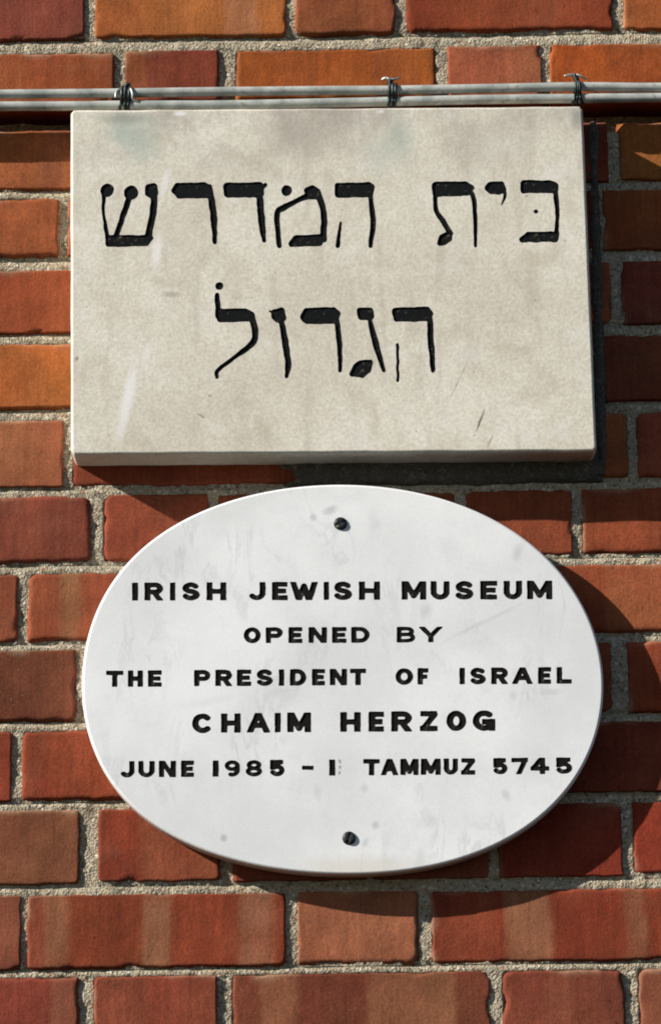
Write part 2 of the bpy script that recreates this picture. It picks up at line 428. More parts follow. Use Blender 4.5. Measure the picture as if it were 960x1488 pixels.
# ------------------------------------------------------------------ lettering: signed distance fields in photo pixels
def sd_seg(P, a, b, ra, rb):
    a = np.array(a, float); b = np.array(b, float); ab = b - a
    t = np.clip(((P - a) @ ab) / (ab @ ab + 1e-9), 0, 1)
    return np.linalg.norm(P - a - t[..., None] * ab, axis=-1) - (ra + (rb - ra) * t)
def sd_bar(P, a, b, r, rnd=.5):
    """straight stroke with squared ends"""
    a = np.array(a, float); b = np.array(b, float); L = np.linalg.norm(b - a); e = (b - a) / (L + 1e-9); n = np.array([-e[1], e[0]])
    m = (a + b) / 2; qx = np.abs((P - m) @ e) - L / 2 + rnd; qy = np.abs((P - m) @ n) - r + rnd
    return np.sqrt(np.maximum(qx, 0) ** 2 + np.maximum(qy, 0) ** 2) + np.minimum(np.maximum(qx, qy), 0) - rnd
def sd_poly(P, pts, rnd=1.0):
    pts = [np.array(p, float) for p in pts]; d = np.full(P.shape[:-1], 1e9); ins = np.zeros(P.shape[:-1], bool)
    for i in range(len(pts)):
        a, b = pts[i], pts[(i + 1) % len(pts)]
        d = np.minimum(d, sd_seg(P, a, b, 0, 0))
        c = ((a[1] > P[..., 1]) != (b[1] > P[..., 1]))
        xx = (b[0] - a[0]) * (P[..., 1] - a[1]) / (b[1] - a[1] + 1e-12) + a[0]
        ins ^= c & (P[..., 0] < xx)
    return np.where(ins, -d, d) - rnd
class Glyph:
    def __init__(s, wob=0.8, ws=.11, seed=0): s.parts = []; s.box = [1e9, 1e9, -1e9, -1e9]; s.wob = wob; s.ws = ws; s.seed = seed; s.sx = 1.0; s.smooth = False; s.clip = None
    def grow(s, pts, r):
        for p in pts:
            s.box = [min(s.box[0], p[0] - r), min(s.box[1], p[1] - r), max(s.box[2], p[0] + r), max(s.box[3], p[1] + r)]
    def path(s, pts, r):
        r = list(np.broadcast_to(np.asarray(r, float), (len(pts),)))
        if s.smooth and len(pts) > 2:
            q = spline([(p[0], p[1], rr) for p, rr in zip(pts, r)], 6); pts = [(a, b) for a, b, c in q]; r = [c for a, b, c in q]
        s.grow(pts, max(r) + 3)
        for i in range(len(pts) - 1):
            s.parts.append(('c', pts[i], pts[i + 1], r[i], r[i + 1]))
    def bar(s, a, b, r): s.grow([a, b], r + 3); s.parts.append(('b', a, b, r))
    def poly(s, pts, r=1.0):
        if s.smooth:                                     # draw the corners round: inset, then swell
            P = np.array(pts, float); lo_, hi_ = P.min(0), P.max(0); c_ = (lo_ + hi_) / 2; h_ = (hi_ - lo_) / 2; e_ = np.minimum(3.0, h_ * .55)
            P = c_ + (P - c_) * (h_ - e_) / h_; pts = [tuple(p) for p in P]; r = r + float(e_.min())
        s.grow(pts, r + 3); s.parts.append(('p', pts, r))
    def dot(s, c, r): s.path([c, (c[0] + .1, c[1])], r)
    def sdf(s, P):
        w = s.wob
        Q = P + w * 2 * np.stack([fbm(P[..., 0], P[..., 1], s.ws, s.seed, 2) - .5, fbm(P[..., 0], P[..., 1], s.ws, s.seed + 40, 2) - .5], -1)
        S = np.array([s.sx, 1.0]); Q = Q * S; d = np.full(P.shape[:-1], 1e9)
        sc = lambda p: (p[0] * s.sx, p[1])
        for k in s.parts:
            if k[0] == 'c': e = sd_seg(Q, sc(k[1]), sc(k[2]), k[3], k[4])
            elif k[0] == 'b': e = sd_bar(Q, sc(k[1]), sc(k[2]), k[3])
            else: e = sd_poly(Q, [sc(p) for p in k[1]], k[2])
            d = np.minimum(d, e)
        if s.clip: d = np.maximum(d, np.maximum(s.clip[0] - Q[..., 1], Q[..., 1] - s.clip[1]))
        return d
def contour(g, cell):
    """marching squares: vertices and edges of the glyph's outline"""
    x0, y0, x1, y1 = g.box
    xs = np.arange(x0 - cell, x1 + 2 * cell, cell); ys = np.arange(y0 - cell, y1 + 2 * cell, cell)
    GXX, GYY = np.meshgrid(xs, ys, indexing='ij')
    D = g.sdf(np.stack([GXX, GYY], -1)); D[D == 0] = 1e-6
    D = np.where(np.abs(D) < .06 * cell, np.sign(D) * .06 * cell, D)
    inside = D < 0; verts, key, edges_ = [], {}, []
    def vert(i, j, i2, j2):
        k = (i, j, i2, j2)
        if k not in key:
            a, b = D[i, j], D[i2, j2]; t = a / (a - b)
            key[k] = len(verts); verts.append((xs[i] + (xs[i2] - xs[i]) * t, ys[j] + (ys[j2] - ys[j]) * t))
        return key[k]
    s4 = inside[:-1, :-1].astype(int) + inside[1:, :-1] + inside[1:, 1:] + inside[:-1, 1:]
    for i, j in zip(*np.nonzero((s4 > 0) & (s4 < 4))):
        A, B, C, E = inside[i, j], inside[i + 1, j], inside[i + 1, j + 1], inside[i, j + 1]
        cr = []
        if A != B: cr.append(('s', vert(i, j, i + 1, j)))
        if B != C: cr.append(('e', vert(i + 1, j, i + 1, j + 1)))
        if E != C: cr.append(('n', vert(i, j + 1, i + 1, j + 1)))
        if A != E: cr.append(('w', vert(i, j, i, j + 1)))
        if len(cr) == 2: edges_.append((cr[0][1], cr[1][1]))
        elif len(cr) == 4:
            s_, e_, n_, w_ = [c[1] for c in cr]
            ctr = (D[i, j] + D[i + 1, j] + D[i + 1, j + 1] + D[i, j + 1]) < 0
            if A == ctr: edges_ += [(s_, e_), (n_, w_)]
            else: edges_ += [(s_, w_), (e_, n_)]
    return verts, edges_

def carve(face_px, glyphs, names, yf, depth, mat_face, mat_paint, parent, face_name, cell, ring):
    """stone body whose front face has the letters cut out; each letter is a painted groove of its own"""
    V2, E2, owner = [], [], []
    n0 = len(face_px)
    V2 += [tuple(p) for p in face_px]; E2 += [(i, (i + 1) % n0) for i in range(n0)]
    cont = []
    for g in glyphs:
        v, e = contour(g, cell); o = len(V2); cont.append((o, len(v), e))
        V2 += v; E2 += [(a + o, b + o) for a, b in e]
    # some points inside the face so that the triangles stay well shaped
    r = delaunay_2d_cdt([Vector(p) for p in V2], E2, [], 1, 1e-5)
    ov = np.array([[p.x, p.y] for p in r[0]]); of = np.array([list(f) for f in r[2]])
    cen = ov[of].mean(1); which = np.full(len(of), -1)
    for gi, g in enumerate(glyphs):
        x0, y0, x1, y1 = g.box
        m = (cen[:, 0] > x0) & (cen[:, 0] < x1) & (cen[:, 1] > y0) & (cen[:, 1] < y1)
        if m.any():
            k = np.nonzero(m)[0]; k = k[g.sdf(cen[k]) < 0]; which[k] = gi
    # keep only triangles inside the outline (convex outlines here)
    W3 = pxa(ov, yf)
    def orient(f):
        a, b, c = W3[f[0]], W3[f[1]], W3[f[2]]
        return list(f) if np.cross(b - a, c - a)[1] < 0 else [f[0], f[2], f[1]]
    body_f = [orient(f) for f in of[which < 0]]
    # body: face + rounded arris + sides + back
    VB = W3.tolist(); outl = pxa(face_px, yf); ctr = outl.mean(0)
    # outline indices in cdt output
    o2i = {}
    for i, src in enumerate(r[3]):
        for s_ in src: o2i[s_] = i
    first = [o2i[i] for i in range(n0)]; prev = first
    t_ = np.roll(outl, -1, 0) - np.roll(outl, 1, 0); nrm = np.stack([t_[:, 2], 0 * t_[:, 0], -t_[:, 0]], 1)
    nrm /= np.linalg.norm(nrm, axis=1)[:, None] + 1e-12
    if ((outl - ctr) * nrm).sum() < 0: nrm = -nrm
    for off, dy in ring:
        st = len(VB); VB += (outl + nrm * off + np.array([0, dy, 0])).tolist()
        cur = list(range(st, st + n0))
        for i in range(n0):
            k = (i + 1) % n0; body_f.append([prev[i], prev[k], cur[k], cur[i]])
        prev = cur
    body_f.append(prev)
    body = mesh_obj(face_name, VB, body_f, mat_face, parent, tuple(parent.location))
    bmn = body.data
    import bmesh
    b_ = bmesh.new(); b_.from_mesh(bmn); bmesh.ops.recalc_face_normals(b_, faces=b_.faces[:]); b_.to_mesh(bmn); b_.free()
    for gi, g in enumerate(glyphs):
        fs = of[which == gi]
        if len(fs) == 0: continue
        used = sorted(set(fs.ravel())); mp = {a: i for i, a in enumerate(used)}; n = len(used)
        top = W3[used]; bot = top + np.array([0, .00015 if names[gi] == 'worn_mark' else depth, 0])
        ed = {}
        ff = []
        for f in fs:
            q = [mp[a] for a in orient(f)]; ff.append([n + a for a in q])
            for a, b in zip(q, q[1:] + q[:1]): ed[(a, b)] = 1
        for a, b in list(ed):
            if (b, a) not in ed: ff.append([a, b, n + b, n + a])
        mesh_obj(names[gi], np.concatenate([top, bot]), ff, M_FADED if names[gi] == 'worn_mark' else mat_paint, parent, tuple(top.mean(0)))
    return body

# ------------------------------------------------------------------ Hebrew stone slab
YS = -0.043                                            # its front face, 43 mm proud of the wall
ctr_s = px(483, 660, YS)
slab = empty('stone_slab', (ctr_s.x, 0.0, ctr_s.z), 'rectangular cream stone slab carved with two lines of black Hebrew letters', 'plaque')
def sl(x, y): q = px(x, y, YS); return (q.x - ctr_s.x, YS, q.z - ctr_s.z)          # photo pixel -> slab's own metres
S_ = 1 / 1553.0
def ell(t, p, rx, ry, ang=0.0, soft=.5, warp=0.35, wsc=40, fy=YS):
    """soft-edged stain: 1 inside an uneven ellipse (pixels) on the stone"""
    c = p; w = t.noise(wsc, 4, .6, out='Color')
    q = t.vmath('SUBTRACT', t.co, c)
    nd = t.n('ShaderNodeVectorRotate', rotation_type='Y_AXIS'); t.l(q, nd.inputs['Vector']); nd.inputs['Angle'].default_value = ang
    q = t.vmath('MULTIPLY', nd.outputs[0], (1 / (rx * S_), 0.0, 1 / (ry * S_)))
    q = t.vmath('ADD', q, t.vmath('MULTIPLY', t.vmath('SUBTRACT', w, (.5, .5, .5)), (warp * 2, 0, warp * 2)))
    return t.ramp(t.vmath('LENGTH', q), 1.0, 1.0 - soft)
def slab_material():
    t = NT('cream_limestone')
    n1 = t.noise(9, 5, .62); n2 = t.noise(46, 5, .6); n3 = t.noise(330, 3, .6); n4 = t.noise(800, 2, .5)
    c = t.mix(t.ramp(n1, .35, .65), lin((203, 196, 179)), lin((217, 212, 197)))
    c = t.mix(t.math('MULTIPLY', t.ramp(n2, .42, .66), .35), c, lin((198, 189, 170)))
    c = t.scaled_gray(c, t.ramp(n3, .25, .75, .86, 1.12))
    c = t.mix(t.math('MULTIPLY', t.ramp(n4, .64, .72), .5), c, lin((150, 140, 122)))
    mo = t.ramp(t.noise(20, 6, .68, t.vmath('ADD', t.co, (4, 1, 2)), dist=.6), .5, .72)
    c = t.mix(t.math('MULTIPLY', mo, .42), c, lin((172, 160, 138)))
    ml = t.ramp(t.noise(24, 6, .65, t.vmath('ADD', t.co, (14, 3, 8)), dist=.4), .54, .72)
    c = t.mix(t.math('MULTIPLY', ml, .4), c, lin((226, 224, 218)))
    # faint diagonal bedding and saw marks
    d = t.noise(1.0, 4, .6, t.mapped((50, 50, 9), (0, math.radians(-32), 0)))
    c = t.mix(t.math('MULTIPLY', t.ramp(d, .52, .7), .34), c, lin((168, 158, 140)))
    # pits
    pit = t.ramp(t.vor(95, out='Distance', co=t.vmath('ADD', t.co, t.vmath('MULTIPLY', t.noise(60, 3, out='Color'), (.01, .01, .01)))), .085, .03)
    pit = t.math('MULTIPLY', pit, t.ramp(t.noise(20, 3), .47, .6))
    c = t.mix(t.math('MULTIPLY', pit, .7), c, lin((112, 100, 82)))
    # grey grime along the top, verdigris below the wire ties, dark corner
    sep = t.n('ShaderNodeSeparateXYZ'); t.l(t.co, sep.inputs[0])
    top = sl(480, 158)[2]
    g = t.math('MULTIPLY', t.ramp(sep.outputs[2], top - .085, top, 0, 1), t.ramp(t.noise(15, 5, .65), .36, .66))
    c = t.mix(t.math('MULTIPLY', g, .65), c, lin((150, 142, 132)))
    for p, rx, ry, s, cc in ((sl(185, 172), 60, 16, .7, (128, 132, 122)), (sl(205, 205), 46, 52, .55, (158, 172, 160)), (sl(178, 190), 30, 34, .5, (150, 166, 154)),
                             (sl(578, 200), 34, 52, .55, (164, 176, 162)), (sl(550, 225), 30, 40, .4, (168, 178, 166)), (sl(838, 172), 16, 26, .75, (136, 132, 126)),
                             (sl(430, 205), 70, 34, .4, (168, 158, 146)), (sl(690, 190), 60, 30, .35, (168, 160, 148)), (sl(250, 428), 20, 7, .6, (150, 142, 130)), (sl(700, 280), 14, 10, .3, (150, 142, 130))):
        c = t.mix(t.math('MULTIPLY', ell(t, p, rx, ry, soft=.9), s), c, lin(cc))
    # pale streaks, mostly slanted
    for p, rx, ry, a, s in ((sl(186, 580), 13, 85, -.20, .75), (sl(228, 365), 11, 40, -.12, .7), (sl(240, 265), 8, 34, -.25, .5), (sl(212, 520), 10, 30, -.2, .35), (sl(262, 165), 16, 5, 0, .8), (sl(552, 162), 9, 4, 0, .6)):
        c = t.mix(t.math('MULTIPLY', ell(t, p, rx, ry, a, .8, .22), s), c, lin((232, 230, 228)))
    # hairline crack and small dark marks
    for p, rx, ry, a, s in ((sl(697, 612), 2.6, 24, .38, .85), (sl(712, 640), 2.2, 14, .45, .5), (sl(665, 555), 2.0, 60, .45, .25), (sl(112, 521), 5, 6, .3, .6), (sl(292, 604), 9, 2.6, .6, .5), (sl(305, 575), 4, 3, .1, .45), (sl(765, 285), 3, 2.5, 0, .6), (sl(820, 350), 3, 3, 0, .4)):
        c = t.mix(t.math('MULTIPLY', ell(t, p, rx, ry, -a, .8, .35, 120), s), c, lin((84, 76, 66)))
    h = t.math('ADD', t.math('MULTIPLY', n3, .5), t.math('ADD', t.math('MULTIPLY', n2, .6), t.math('MULTIPLY', pit, -.8)))
    return t.done(c, .78, t.bump(h, .35, .0008), spec=.25)
def paint_material(name, c0, c1, worn, amount):
    t = NT(name)
    c = t.mix(t.noise(160, 4, .6), lin(c0), lin(c1))
    w = t.math('MULTIPLY', t.ramp(t.noise(240, 4, .7), amount, amount + .1), t.ramp(t.noise(26, 3), .38, .6))
    c = t.mix(t.math('MULTIPLY', w, .75), c, lin(worn))
    return t.done(c, .85, t.bump(t.noise(420, 4, .65), .3, .0005), spec=.06)
M_SLAB = slab_material()
M_HEB = paint_material('worn_black_letter_paint', (11, 13, 15), (30, 31, 32), (104, 92, 76), .57)

heb, hnames = [], []
def hz(ox, oy, s, rr=1.0):
    """coordinates read in an enlarged view -> photo pixels"""
    return lambda *pts: [(ox + x / s, oy + y / s) for x, y in pts]
A3, A4, A5 = hz(120, 230, 2.526), hz(460, 230, 2.526), hz(280, 390, 2.526)
k_ = 1 / 2.526
def new(): g = Glyph(1.0, .10, len(heb) * 3 + 1); g.smooth = True; heb.append(g); hnames.append('letter'); return g
g = new()                                                                             # shin
g.dot(A3((90, 118))[0], 25 * k_); g.dot(A3((178, 126))[0], 27 * k_); g.poly(A3((236, 102), (268, 98), (272, 130), (258, 142), (236, 130)), 3)
g.path(A3((80, 122), (76, 190), (92, 290)), [8 * k_, 7 * k_, 8 * k_]); g.path(A3((176, 130), (124, 284)), [12 * k_, 10 * k_]); g.path(A3((260, 112), (262, 180), (240, 290)), [15 * k_, 13 * k_, 14 * k_])
g.poly(A3((88, 287), (256, 285), (240, 318), (88, 322)), 1.6)
g = new(); g.poly(A3((342, 98), (452, 94), (466, 104), (470, 138), (350, 142), (332, 120)), 2.6); g.path(A3((466, 104), (480, 200), (486, 308)), [9 * k_, 13 * k_, 8 * k_])
g = new(); g.poly(A3((522, 97), (655, 93), (662, 136), (524, 139)), 2.4); g.path(A3((650, 100), (656, 220), (666, 302)), [12 * k_, 13 * k_, 8 * k_]); g.path(A3((655, 112), (672, 98)), 3)
g = new()                                                                             # mem with its dot
g.dot(A3((748, 118))[0], 20 * k_)
g.path(A3((722, 322), (714, 205), (735, 182), (800, 150), (850, 128)), [9 * k_, 11 * k_, 11 * k_, 10 * k_, 16 * k_]); g.poly(A3((820, 118), (842, 106), (866, 122), (868, 146), (828, 142)), 3)
g.path(A3((864, 128), (884, 200), (884, 296)), [13 * k_, 12 * k_, 13 * k_]); g.poly(A3((776, 288), (884, 283), (876, 318), (758, 321)), 1.6)
g = new(); g.poly(A4((70, 96), (198, 92), (208, 104), (202, 138), (72, 140)), 2.0); g.path(A4((196, 120), (206, 230), (197, 322)), [8 * k_, 11 * k_, 8 * k_]); g.path(A4((88, 236), (78, 322)), [5 * k_, 9 * k_])
g = new()                                                                             # tav
g.poly(A4((426, 92), (552, 90), (572, 104), (556, 130), (430, 136)), 2.2); g.path(A4((436, 130), (438, 190), (468, 238), (490, 275)), [8 * k_, 9 * k_, 10 * k_, 10 * k_]); g.poly(A4((444, 318), (452, 286), (494, 268), (494, 296), (470, 314)), 1.2)
g.path(A4((556, 104), (578, 170), (582, 322)), [9 * k_, 9 * k_, 6 * k_])
g = new(); g.poly(A4((630, 92), (682, 90), (690, 118), (672, 128), (634, 126), (622, 108)), 2.2); g.path(A4((688, 112), (690, 140), (678, 170)), [5 * k_, 6 * k_, 3 * k_])
g = new()                                                                             # bet with its dot
g.poly(A4((750, 84), (860, 86), (880, 96), (880, 124), (750, 124)), 1.8); g.path(A4((872, 104), (882, 200), (878, 295)), [10 * k_, 8 * k_, 9 * k_]); g.poly(A4((768, 274), (884, 272), (882, 304), (746, 306)), 1.4); g.dot(A4((803, 195))[0], 9 * k_)
g = new()                                                                             # lamed with its dot
g.dot(A5((97, 65))[0], 15 * k_); g.path(A5((88, 98), (96, 175)), [9 * k_, 13 * k_]); g.poly(A5((94, 154), (196, 152), (222, 166), (222, 190), (94, 194)), 2)
g.path(A5((216, 172), (230, 235), (218, 275), (150, 330), (92, 374), (88, 400)), [13 * k_, 12 * k_, 11 * k_, 8 * k_, 8 * k_, 7 * k_])
g = new(); g.poly(A5((292, 158), (328, 150), (338, 188), (312, 194), (294, 178)), 2.6); g.path(A5((318, 168), (280, 156)), [4, 1.2]); g.path(A5((322, 180), (338, 260), (350, 350), (344, 396)), [11 * k_, 12 * k_, 12 * k_, 8 * k_])
g = new(); g.poly(A5((410, 152), (520, 148), (536, 166), (528, 194), (414, 200), (400, 178)), 2.6); g.path(A5((526, 172), (538, 280), (540, 376)), [10 * k_, 10 * k_, 7 * k_])
g = new(); g.poly(A5((606, 150), (656, 148), (660, 184), (612, 186)), 2); g.path(A5((648, 178), (672, 280), (702, 376)), [8 * k_, 12 * k_, 7 * k_])
g.poly(A5((578, 394), (594, 358), (614, 340), (658, 338), (648, 376), (620, 400)), 1.2)
g = new(); g.poly(A5((734, 148), (866, 146), (876, 166), (868, 188), (740, 192)), 2); g.path(A5((868, 168), (874, 280), (881, 376)), [10 * k_, 12 * k_, 8 * k_]); g.path(A5((750, 280), (752, 414)), [6 * k_, 5 * k_])

def quad_outline(c, n=26, wob=.5, seed=0, rad=3.0):
    """slab outline in pixels, a little uneven, corners slightly knocked off"""
    P = []
    c = [np.array(p, float) for p in c]
    for i in range(4):
        a, b = c[i], c[(i + 1) % 4]; e = (b - a) / np.linalg.norm(b - a); L = np.linalg.norm(b - a); nrm = np.array([-e[1], e[0]])
        for s in np.concatenate([[rad], np.linspace(rad * 3, L - rad * 3, n), [L - rad]]):
            w = (fbm(np.array([s]), np.array([i * 91.]), .03, seed + i)[0] - .5) * 2 * wob
            P.append(a + e * s + nrm * w)
    return P
out_s = quad_outline([(106.5, 163), (842.5, 157.5), (862.5, 652), (107, 657)], wob=.8, seed=4, rad=2.2)
body_s = carve(out_s, heb, hnames, YS, .0013, M_SLAB, M_HEB, slab, 'slab_body', 1.5,
               [(.0008, .0003), (.0016, .0009), (.0022, .0018), (.0024, .0028), (.0024, .030), (.0016, .0455)])
# ------------------------------------------------------------------ oval marble plaque
YO = -0.027
OC = (498.5, 988.5)
ctr_o = px(OC[0], 1272, YO)
oval = empty('oval_plaque', (ctr_o.x, 0.0, ctr_o.z), 'oval white marble plaque with five lines of black English capitals', 'plaque')
def so(x, y): q = px(x, y, YO); return (q.x - ctr_o.x, YO, q.z - ctr_o.z)
def marble_material():
    t = NT('white_marble')
    c = t.mix(t.ramp(t.noise(7, 5, .6), .35, .68), lin((214, 214, 213)), lin((232, 232, 231)))
    v = t.noise(1.0, 6, .6, t.mapped((26, 26, 8), (0, math.radians(38), 0)), dist=.8)
    v = t.ramp(t.math('ABSOLUTE', t.math('SUBTRACT', v, .5)), .035, .0)
    v = t.math('MULTIPLY', v, t.ramp(t.noise(11, 3), .48, .68))
    c = t.mix(t.math('MULTIPLY', v, .30), c, lin((168, 170, 174)))
    c = t.mix(t.math('MULTIPLY', t.ramp(t.noise(34, 5, .65), .56, .76), .18), c, lin((186, 187, 190)))
    c = t.scaled_gray(c, t.ramp(t.noise(600, 3), .3, .7, .97, 1.03))
    for p, rx, ry, a, s, cc in ((so(480, 742), 16, 9, .3, .5, (160, 160, 160)), (so(455, 752), 7, 8, 0, .5, (160, 160, 160)), (so(545, 760), 12, 30, .2, .2, (176, 176, 178)),
                                (so(752, 805), 10, 20, -.3, .4, (170, 171, 174)), (so(618, 888), 14, 16, 0, .35, (168, 169, 174)), (so(700, 905), 90, 5, .45, .3, (176, 177, 180)),
                                (so(325, 1218), 7, 8, 0, .6, (150, 150, 150)), (so(545, 1200), 8, 9, -.4, .5, (165, 166, 168)), (so(530, 1225), 6, 12, -.5, .35, (165, 166, 168)),
                                (so(735, 1155), 8, 14, .3, .45, (176, 177, 180)), (so(530, 1145), 7, 10, 0, .4, (176, 177, 180)), (so(460, 1150), 8, 16, 0, .3, (180, 180, 182)),
                                (so(800, 1005), 20, 7, 0, .35, (178, 178, 180)), (so(745, 1010), 8, 10, 0, .3, (176, 177, 180)), (so(520, 1262), 120, 26, 0, .55, (206, 198, 182)), (so(300, 1020), 60, 10, .2, .2, (196, 197, 200))):
        c = t.mix(t.math('MULTIPLY', ell(t, p, rx, ry, a, .85, .4, 60), s), c, lin(cc))
    # sawn rim, stained brown underneath
    sep = t.n('ShaderNodeSeparateXYZ'); t.l(t.co, sep.inputs[0])
    rim = t.math('MULTIPLY', t.ramp(sep.outputs[1], YO + .004, YO + .012), t.ramp(t.noise(30, 4), .3, .6))
    c = t.mix(t.math('MULTIPLY', rim, .5), c, lin((150, 132, 116)))
    return t.done(c, .55, t.bump(t.noise(180, 5, .6), .12, .0006), spec=.35)
M_MARBLE = marble_material()
M_ENG = paint_material('worn_black_inscription_paint', (14, 13, 13), (36, 33, 32), (120, 116, 112), .64)

M_FADED = paint_material('faded_inscription_paint', (150, 148, 146), (172, 170, 168), (190, 188, 186), .5)
def arc(cx, cy, rx, ry, a0, a1, n=14):
    return [(cx + rx * math.cos(math.radians(a)), cy - ry * math.sin(math.radians(a))) for a in np.linspace(a0, a1, n)]
# each glyph in a unit box (x right, y down): ('b', p, q) straight stroke, ('c', points) curved stroke
GL = {
    'I': [('b', (.5, 0), (.5, 1))],
    'H': [('b', (0, 0), (0, 1)), ('b', (1, 0), (1, 1)), ('b', (0, .5), (1, .5))],
    'E': [('b', (0, 0), (0, 1)), ('b', (0, 0), (1, 0)), ('b', (0, .5), (.88, .5)), ('b', (0, 1), (1, 1))],
    'F': [('b', (0, 0), (0, 1)), ('b', (0, 0), (1, 0)), ('b', (0, .52), (.85, .52))],
    'L': [('b', (0, 0), (0, 1)), ('b', (0, 1), (1, 1))],
    'T': [('b', (0, 0), (1, 0)), ('b', (.5, 0), (.5, 1))],
    'N': [('b', (0, 0), (0, 1)), ('b', (1, 0), (1, 1)), ('c', [(0, 0), (1, 1)])],
    'M': [('b', (0, 0), (0, 1)), ('b', (1, 0), (1, 1)), ('c', [(0.02, 0), (.5, .92), (.98, 0)])],
    'W': [('c', [(0, 0), (.27, 1), (.5, .12), (.73, 1), (1, 0)])],
    'A': [('c', [(0, 1), (.5, 0), (1, 1)]), ('b', (.2, .68), (.8, .68))],
    'Y': [('c', [(0, 0), (.5, .64), (1, 0)]), ('b', (.5, .6), (.5, 1))],
    'V': [('c', [(0, 0), (.45, 1), (1, 0)])],
    'Z': [('b', (0.03, 0), (.95, 0)), ('c', [(.9, .04), (.08, .96)]), ('b', (0, 1), (1, 1))],
    'O': [('c', arc(.5, .5, .5, .5, 0, 360, 28))],
    'C': [('c', arc(.52, .5, .52, .5, 48, 312, 24))],
    'G': [('c', arc(.5, .5, .5, .5, 52, 330, 24)), ('b', (.55, .58), (1.0, .58)), ('b', (.97, .56), (.97, 1.02))],
    'D': [('b', (0, 0), (0, 1)), ('c', [(0, 0), (.45, 0)] + arc(.45, .5, .55, .5, 90, -90, 16) + [(0, 1)])],
    'P': [('b', (0, 0), (0, 1)), ('c', [(0, 0), (.62, 0)] + arc(.62, .28, .38, .28, 90, -90, 12) + [(0, .56)])],
    'R': [('b', (0, 0), (0, 1)), ('c', [(0, 0), (.6, 0)] + arc(.6, .27, .36, .27, 90, -90, 12) + [(0, .54)]), ('c', [(.5, .56), (1, 1)])],
    'B': [('b', (0, 0), (0, 1)), ('c', [(0, 0), (.6, 0)] + arc(.6, .24, .32, .24, 90, -90, 10) + [(0, .48)]), ('c', [(.6, .48)] + arc(.62, .74, .38, .26, 90, -90, 10) + [(0, 1)])],
    'S': [('c', arc(.5, .25, .44, .25, 30, 180, 10) + [(.1, .36), (.3, .47), (.7, .54), (.92, .64)] + arc(.5, .75, .48, .25, 0, -155, 12))],
    'U': [('b', (0, 0), (0, .6)), ('b', (1, 0), (1, .6)), ('c', arc(.5, .6, .5, .4, 180, 360, 16))],
    'J': [('b', (1, 0), (1, .62)), ('c', arc(.5, .62, .5, .38, 0, -140, 14))],
    '1': [('b', (.5, 0), (.5, 1))],
    '9': [('c', arc(.5, .28, .48, .28, 0, 360, 22)), ('c', [(.98, .28), (.98, .55)] + arc(.52, .62, .46, .38, 0, -112, 12))],
    '8': [('c', arc(.5, .25, .42, .25, 0, 360, 22)), ('c', arc(.5, .75, .5, .25, 0, 360, 22))],
    '5': [('b', (.05, 0), (.95, 0)), ('b', (.08, 0), (.08, .46)), ('c', [(.08, .42), (.5, .38)] + arc(.5, .69, .48, .31, 80, -150, 14))],
    '7': [('b', (0, 0), (1, 0)), ('c', [(.95, .03), (.4, 1)])],
    '4': [('c', [(.66, 0), (0, .70)]), ('b', (0, .72), (1, .72)), ('b', (.68, 0), (.68, 1))],
    '-': [('b', (0, .5), (1, .5))],
}
TEXT = [   # letter, left, right, top, bottom (photo pixels), line by line
    'I 192 201 R 210 238 I 247 255 S 264 291 H 300 329 J 360 386 E 395 420 W 421 462 I 470 478 S 484 512 H 521 552 M 583 619 U 625 653 S 660 688 E 697 724 U 731 758 M 765 802;846.5 873;843.5 871',
    'O 354 379 P 386 411 E 419 441 N 448 475 E 482 505 D 510 537 B 576 603 Y 608 643;911.5 935;910.5 933.5',
    'T 154 180 H 186 208 E 215 237 P 282 306 R 313 338 E 344 367 S 372 397 I 405 413 D 421 445 E 453 474 N 479 504 T 508 532 O 574 600 F 606 624 I 667 675 S 682 706 R 713 738 A 743 774 E 781 802 L 808 832;974.5 998.5;969 993.5',
    'C 279 309 H 321 350 A 358 393 I 399 408 M 417 452 H 494 524 E 535 560 R 568 599 Z 609 638 O 648 677 G 686 720;1037 1065.5;1032 1062',
    'J 174 196 U 201 225 N 231 256 E 263 284 1 309 318 9 326 349 8 357 381 5 391 414 - 438 456 1 478 487 T 527 552 A 552.5 579 M 581 608 M 611 640 U 644 665 Z 669 692 5 715 737 7 742 767 4 770 798 5 806 831;1106 1130;1100.5 1124.5',
]
eng = []
